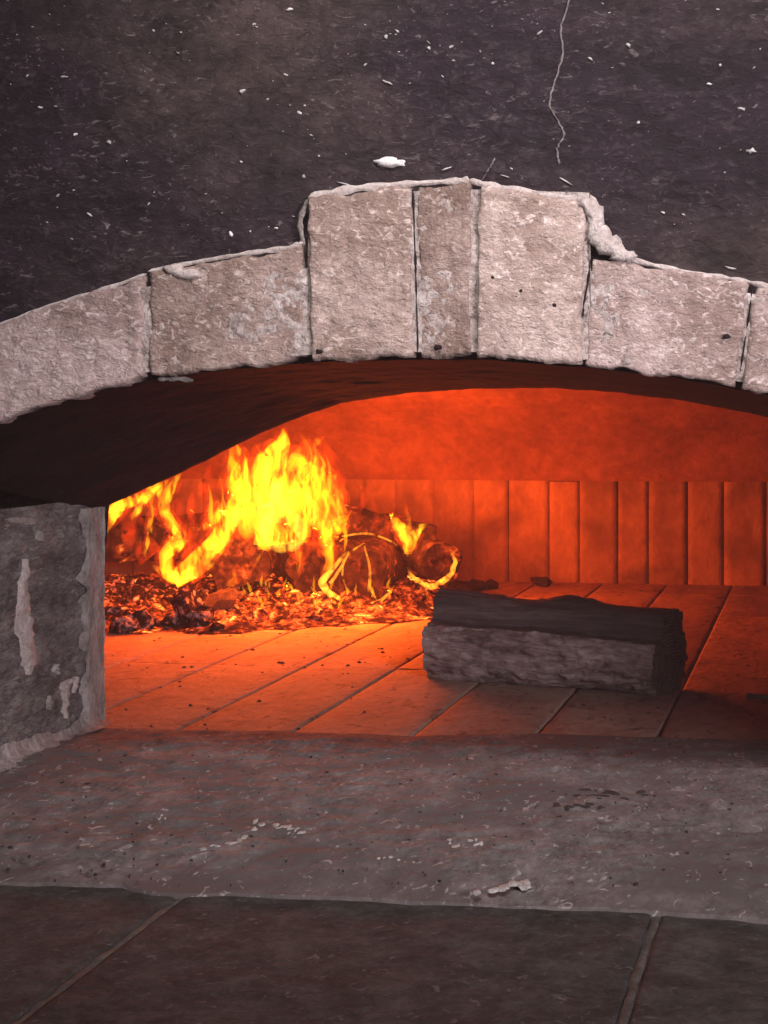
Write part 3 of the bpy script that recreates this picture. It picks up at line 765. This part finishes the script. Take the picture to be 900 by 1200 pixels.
# ------------------------------------------------------------------ flames
fire = empty('fire', onZ(330, 715)); tag(fire, 'bright yellow and orange flames leaping from the burning logs', 'fire')
def tongue(pts, mat, zc=4.95, flat=.55, seed=0, name='flame_tongue', wob=.25, minw=1.2, sheath=True):
    if mat == 'flame_line': pts = [(x + 2.5 * math.sin(i * 2.3 + seed), y + 2.5 * math.cos(i * 1.7 + seed), w_ * 1.5) for i, (x, y, w_) in enumerate(pts)]
    P = catmull([list(p) for p in pts], 7); n = 12; V = []; Fc = []; C = []
    for i, (x, y, w_) in enumerate(P):
        dz = .10 * noise.noise(Vector((i * .08, seed, 5))) 
        j = noise.noise(Vector((i * .35, seed * 3.1, 0))) * w_ * wob
        c = atD(*cr(x + j, y), zc + dz); C.append((c, max(w_, minw) * .5 / 1.957 / F * zc))
    for i, (c, r) in enumerate(C):
        t = (C[min(i + 1, len(C) - 1)][0] - C[max(i - 1, 0)][0]).normalized()
        s1 = t.cross(fw); s1.normalize(); s2 = fw
        tw = .5 * noise.noise(Vector((i * .12, seed, 9)))
        for k in range(n):
            a = 2 * math.pi * k / n
            rr = r * (1 + .32 * noise.noise(Vector((math.cos(a) * 1.2, math.sin(a) * 1.2 + i * .33, seed))))
            ca, sa = math.cos(a), math.sin(a) * flat
            V.append(c + s1 * rr * (ca * math.cos(tw) - sa * math.sin(tw)) + s2 * rr * (ca * math.sin(tw) + sa * math.cos(tw)))
    for i in range(len(C) - 1):
        for k in range(n): Fc.append((i * n + k, i * n + (k + 1) % n, (i + 1) * n + (k + 1) % n, (i + 1) * n + k))
    a = len(V); V.append(C[0][0]); V.append(C[-1][0])
    for k in range(n): Fc.append((k, a, (k + 1) % n)[::1]); Fc.append(((len(C) - 1) * n + k, (len(C) - 1) * n + (k + 1) % n, a + 1))
    o = mesh_obj(name, V, Fc, M[mat], fire)
    bm = bmesh.new(); bm.from_mesh(o.data); bmesh.ops.recalc_face_normals(bm, faces=bm.faces[:])
    if bm.calc_volume(signed=True) < 0: bmesh.ops.reverse_faces(bm, faces=bm.faces[:])
    bm.to_mesh(o.data); bm.free()
    if mat in ('flame', 'flame_hot') and sheath:
        if max(p[2] for p in pts) > 15:
            core = [p for p in pts]; core = [(x + .1 * w_, y + 6, w_ * .55) for x, y, w_ in core]
            c = tongue(core, mat, zc, flat, seed, 'flame_core', wob, minw * .6, False); c.parent = o; c.location = (0, 0, 0)
        tongue([(x, y + (6 if i == 0 else 0) - (10 if i == len(pts) - 1 and mat != 'flame_line' else 0), w_ * 1.35 + 9) if 0 < i < len(pts) - 1 else (x, y, w_ + 3) for i, (x, y, w_) in enumerate(pts)], 'flame_sheath', zc, flat, seed, name, wob, minw, False)
    return o
T = [
 ('flame', [(400, 335, 50), (380, 255, 90), (360, 180, 80), (345, 120, 40), (335, 88, 3)]),
 ('flame_hot', [(440, 330, 60), (430, 235, 100), (430, 150, 85), (450, 100, 45), (455, 62, 3)]),
 ('flame', [(490, 320, 60), (490, 220, 95), (490, 150, 70), (510, 110, 35), (547, 82, 3)]),
 ('flame', [(540, 300, 50), (540, 225, 60), (535, 170, 40), (530, 130, 20), (524, 92, 3)]),
 ('flame', [(590, 300, 36), (575, 245, 50), (560, 205, 38), (570, 170, 16), (563, 148, 3)]),
 ('flame', [(300, 345, 40), (310, 285, 45), (303, 245, 25), (312, 222, 3)]),
 ('flame_hot', [(200, 410, 50), (250, 375, 52), (295, 322, 48), (335, 262, 55), (358, 205, 40), (372, 145, 4)]),
 ('flame_hot', [(155, 378, 6), (195, 402, 26), (235, 402, 32), (285, 372, 20), (315, 335, 4)]),
 ('flame_hot', [(195, 400, 22), (188, 352, 24), (213, 318, 26), (198, 282, 19), (181, 236, 19), (198, 196, 17), (220, 162, 3)]),
 ('flame_hot', [(192, 337, 12), (214, 326, 17), (238, 321, 2)]),
 ('flame_hot', [(135, 352, 4), (145, 312, 9), (150, 262, 10), (164, 212, 14), (190, 180, 3)]),
 ('flame_hot', [(40, 248, 18), (88, 236, 22), (130, 219, 15), (170, 190, 3)]),
 ('flame_hot', [(98, 278, 3), (124, 242, 16), (150, 206, 18), (180, 182, 3)]),
 ('flame_hot', [(48, 300, 4), (62, 262, 22), (80, 240, 24), (100, 225, 4)]),
 ('flame', [(238, 291, 3), (274, 286, 12), (302, 264, 20), (314, 232, 4)]),
 ('flame_white', [(398, 330, 24), (412, 285, 34), (450, 262, 34), (490, 283, 34), (492, 330, 20)]),
 ('flame_white', [(412, 325, 24), (445, 335, 26), (480, 330, 26), (500, 315, 8)]),
 ('flame', [(492, 345, 22), (486, 390, 9), (478, 425, 3)]),
 ('flame', [(330, 425, 18), (345, 396, 14), (322, 352, 7), (314, 325, 2)]),
 ('flame', [(350, 420, 10), (352, 395, 12), (348, 372, 2)]),
 ('flame', [(375, 402, 3), (396, 362, 8), (412, 336, 3)]),
 ('flame', [(545, 405, 12), (562, 362, 24), (553, 322, 42), (575, 285, 38), (600, 262, 6)]),
 ('flame_hot', [(560, 330, 16), (545, 300, 26), (520, 260, 36), (505, 215, 20), (500, 180, 3)]),
 ('flame_line', [(602, 343, 5), (562, 385, 8), (545, 420, 13), (570, 450, 11), (620, 468, 9), (670, 462, 8), (702, 436, 2)]),
 ('flame_line', [(640, 330, 3), (650, 380, 4), (656, 430, 5), (667, 455, 2)]),
 ('flame_line', [(602, 345, 3), (590, 400, 3.5), (612, 458, 2)]),
 ('flame_line', [(560, 420, 6), (585, 390, 5), (600, 350, 5), (640, 325, 2)]),
 ('flame_line', [(590, 312, 3), (650, 302, 4), (702, 322, 3), (716, 336, 1)]),
 ('flame_hot', [(738, 350, 18), (735, 312, 28), (720, 290, 30), (704, 268, 12), (700, 262, 3)]),
 ('flame_hot', [(742, 345, 18), (755, 312, 24), (766, 291, 18), (785, 281, 2)]),
 ('flame', [(745, 295, 10), (739, 260, 8), (731, 226, 2)]),
 ('flame_line', [(738, 384, 2), (750, 400, 7), (770, 415, 8), (800, 425, 10), (833, 405, 10), (845, 370, 7), (838, 338, 2)]),
 ('flame_dim', [(680, 330, 14), (692, 280, 12), (684, 236, 2)]),
 ('flame_dim', [(610, 290, 26), (625, 250, 24), (642, 212, 18), (626, 190, 3)]),
 ('flame_dim', [(660, 300, 18), (668, 260, 16), (655, 215, 3)]),
 ('flame_dim', [(700, 310, 14), (690, 270, 10), (684, 240, 2)]),
 ('flame_dim', [(290, 330, 60), (270, 250, 70), (290, 180, 50), (310, 130, 8)]),
 ('flame_dim', [(250, 350, 60), (225, 270, 60), (240, 210, 40), (262, 160, 6)]),
 ('flame_dim', [(150, 360, 60), (115, 300, 60), (105, 260, 50), (140, 200, 10)]),
 ('flame_dim', [(520, 330, 80), (560, 230, 90), (560, 150, 60), (530, 70, 8)]),
 ('flame_dim', [(450, 340, 120), (440, 230, 150), (440, 140, 100), (450, 60, 20)]),
]
for k, (m, pts) in enumerate(T):
    if max(p[2] for p in pts) > 50 and m in ('flame', 'flame_hot'): pts = [(x, y, w_ * .90) for x, y, w_ in pts]
    if pts[0][0] < 140 and m == 'flame_hot' or pts[0][:2] == (195, 400): pts = [(x, y, w_ * 1.35) for x, y, w_ in pts]
    zc = 4.95 + random.uniform(-.10, .12)
    if m == 'flame_line': zc = 5.02 if pts[0][0] < 720 else 5.12
    if pts[0][0] > 695 and m != 'flame_dim': zc = 5.12
    tongue(pts, m, zc, .55 if m != 'flame_line' else .9, k * 1.31)
for k in range(70):   # small licks all over the fire
    x = random.gauss(430, 85); y = random.uniform(180, 330) if 330 < x < 590 else random.uniform(270, 360)
    if x < 250 or x > 620: x = random.uniform(330, 590)
    h = random.uniform(45, 120); w_ = random.uniform(5, 15); sw = random.uniform(-22, 26)
    tongue([(x, y, 3), (x + sw * .2, y - h * .3, w_), (x + sw * .1, y - h * .65, w_ * .7), (x + sw, y - h, 1.5)], random.choice(('flame_lick', 'flame_lick', 'flame')), random.uniform(4.85, 5.15), .6, 100 + k * .77)
for k in range(34):   # licks among the embers
    x = random.uniform(330, 700); y = random.uniform(425, 480) - (x > 560) * -5
    h = random.uniform(14, 36); w_ = random.uniform(5, 10); sw = random.uniform(-14, 14)
    tongue([(x, y, 2), (x + sw * .2, y - h * .4, w_), (x + sw, y - h, 1.2)], 'flame_lick', random.uniform(4.75, 4.9), .6, 200 + k * .77)

def firelight(px, py, zc, power, rad):
    d = bpy.data.lights.new('firelight', 'POINT'); d.energy = power; d.color = (1.0, .112, .012); d.shadow_soft_size = rad
    o = bpy.data.objects.new('firelight', d); COL.objects.link(o); o.parent = fire
    o.location = atD(px, py, zc) - fire.location; return o
firelight(320, 596, 4.85, 56, .12)
firelight(300, 676, 4.60, 9, .07)
firelight(190, 640, 4.75, 26, .08)
firelight(425, 668, 4.78, 22, .07)
firelight(487, 606, 5.22, 26, .06)

# ------------------------------------------------------------------ thin smoke in the air
V = [Vector((x, y, z)) for x in (-3.6, 2.6) for y in (-1.6, 6.4) for z in (-1.1, 2.6)]
Fc = [(0, 1, 3, 2), (4, 6, 7, 5), (0, 4, 5, 1), (2, 3, 7, 6), (0, 2, 6, 4), (1, 5, 7, 3)]
hz = mesh_obj('haze', V, Fc, None, smooth=False); tag(hz, 'thin wood smoke hanging in and before the oven', 'smoke', kind='stuff')
hm = bpy.data.materials.new('thin_smoke'); hm.use_nodes = True; ht = hm.node_tree; ht.nodes.remove(ht.nodes['Principled BSDF'])
pv = ht.nodes.new('ShaderNodeVolumePrincipled'); pv.inputs['Color'].default_value = (.85, .70, .70, 1); pv.inputs['Density'].default_value = .014
ht.links.new(pv.outputs[0], ht.nodes['Material Output'].inputs['Volume']); hz.data.materials.append(hm)

# ------------------------------------------------------------------ loose flakes on the landing
def lz(x, y): return .008 + .005 * fr((x, y, 1), 5, 5) + .0035 * fr((x, y, 2), 28, 4)
def flake_cluster(px, py, wx, wy, label, seed, nbits, rot=0.0, mat='flake', name='ash_flake'):
    rng = random.Random(seed); parts = []; c = onZ(px, py, 0)
    for k in range(nbits):
        t = rng.uniform(-.5, .5); q = rng.gauss(0, .28)
        parts.append(flake(px + wx * t, py - wx * t * rot + wy * q, rng.uniform(.10, .26) * wx, rng.uniform(.25, .6) * wy, None, None, seed=seed + k * 1.9, th=.0025, rot=rng.uniform(-.4, .4)))
    V, Fc = merge(parts); o = mesh_obj(name, V, Fc, M[mat], None, True, (c.x, c.y, 0)); return tag(o, label, 'flake')
def flake(px, py, wx, wy, name, mat, label=None, group=None, seed=0, th=.006, rot=0.0):
    c = onZ(px, py, .008); c.z = lz(c.x, c.y); n = 10; V = []
    zc = (c.x * -sP + c.y * cP); s = zc / F
    for r, h in ((1, 0), (.8, 1), (.35, 1.1)):
        for k in range(n):
            a = 2 * math.pi * k / n; rr = r * (1 + .55 * noise.noise(Vector((math.cos(a) * 1.8 + seed, math.sin(a) * 1.8, seed))))
            dx = math.cos(a) * wx * .5 * s * rr; dy = math.sin(a) * wy * .5 * s * rr / .30
            dx, dy = dx * math.cos(rot) - dy * math.sin(rot), dx * math.sin(rot) + dy * math.cos(rot)
            V.append(Vector((c.x + dx, c.y + dy, lz(c.x + dx, c.y + dy) - .0015 + (th * .6 + .0012) * h)))
    Fc = []
    for j in range(2):
        for k in range(n): a = j * n + k; b = j * n + (k + 1) % n; Fc.append((a, b, b + n, a + n))
    Fc.append(tuple(2 * n + k for k in range(n)))
    if name is None: return V, Fc
    o = mesh_obj(name, V, Fc, M[mat], None, True, (c.x, c.y, 0))
    if label: tag(o, label, 'flake', group)
    return o
flake_cluster(545, 988, 38, 8, 'pale crumbled ash flake in the middle of the landing', 1, 9)
flake_cluster(588, 1040, 62, 13, 'speckled pale ash smear near the front edge of the landing', 2, 15, .18)
flake_cluster(262, 988, 50, 6, 'thin pale ash streak on the left of the landing', 3, 10, .25)
flake_cluster(345, 975, 24, 8, 'crumbled ash flake beside the thin pale streak on the landing', 4, 6)
flake_cluster(318, 968, 40, 10, 'faint ash scatter at the back of the left ash cluster', 5, 8)
flake_cluster(190, 958, 12, 7, 'tiny ash flake at the far left of the landing', 6, 3)
flake_cluster(455, 1005, 26, 6, 'faint ash flake between the streak and the middle flake', 7, 5)
flake_cluster(715, 932, 80, 10, 'black soot smudge on the landing below the split log', 8, 12, 0, 'crumb', 'soot_smudge')
flake_cluster(680, 947, 60, 8, 'longer black soot smudge nearest the middle of the landing', 9, 9, 0, 'crumb', 'soot_smudge')
parts = []; parts2 = []
for k in range(300):
    px = random.uniform(-20, 930); py = 868 + 170 * random.random()
    s = random.choice((1.2, 1.5, 1.5, 2, 2, 3)); q = flake(px, py, s * random.uniform(1, 2.2), s * random.uniform(.4, .7), None, None, seed=k * .37, th=.003)
    (parts if k % 2 == 0 else parts2).append(q)
hearth_bits = []
for k in range(260):
    px = random.uniform(125, 900); py = random.choice((random.uniform(690, 855), random.uniform(735, 790)))
    if 480 < px < 815 and 690 < py < 825: continue
    c = onZ(px, py, 0); zc = c.y * cP - c.x * sP; r = random.choice((1, 1.3, 1.6, 2.4)) * zc / F; V = []
    for q in range(6):
        a = q * math.pi / 3; rr = r * random.uniform(.6, 1.5); V.append(Vector((c.x + math.cos(a) * rr * 1.6, c.y + math.sin(a) * rr * 1.6, -.002)))
    V.append(Vector((c.x, c.y, r * random.uniform(.5, 1.0)))); hearth_bits.append((V, [(q, (q + 1) % 6, 6) for q in range(6)]))
V, Fc = merge(hearth_bits); o = mesh_obj('hearth_crumbs', V, Fc, M['crumb'], smooth=False); tag(o, 'fine charcoal crumbs scattered on the hearth tiles', 'crumbs', kind='stuff')
V, Fc = merge(parts); o = mesh_obj('ash_crumbs', V, Fc, M['grout'], smooth=False); tag(o, 'fine pale ash crumbs scattered over the landing', 'crumbs', kind='stuff')
V, Fc = merge(parts2); o = mesh_obj('soot_crumbs', V, Fc, M['crumb'], smooth=False); tag(o, 'fine black soot crumbs scattered over the landing', 'crumbs', kind='stuff')
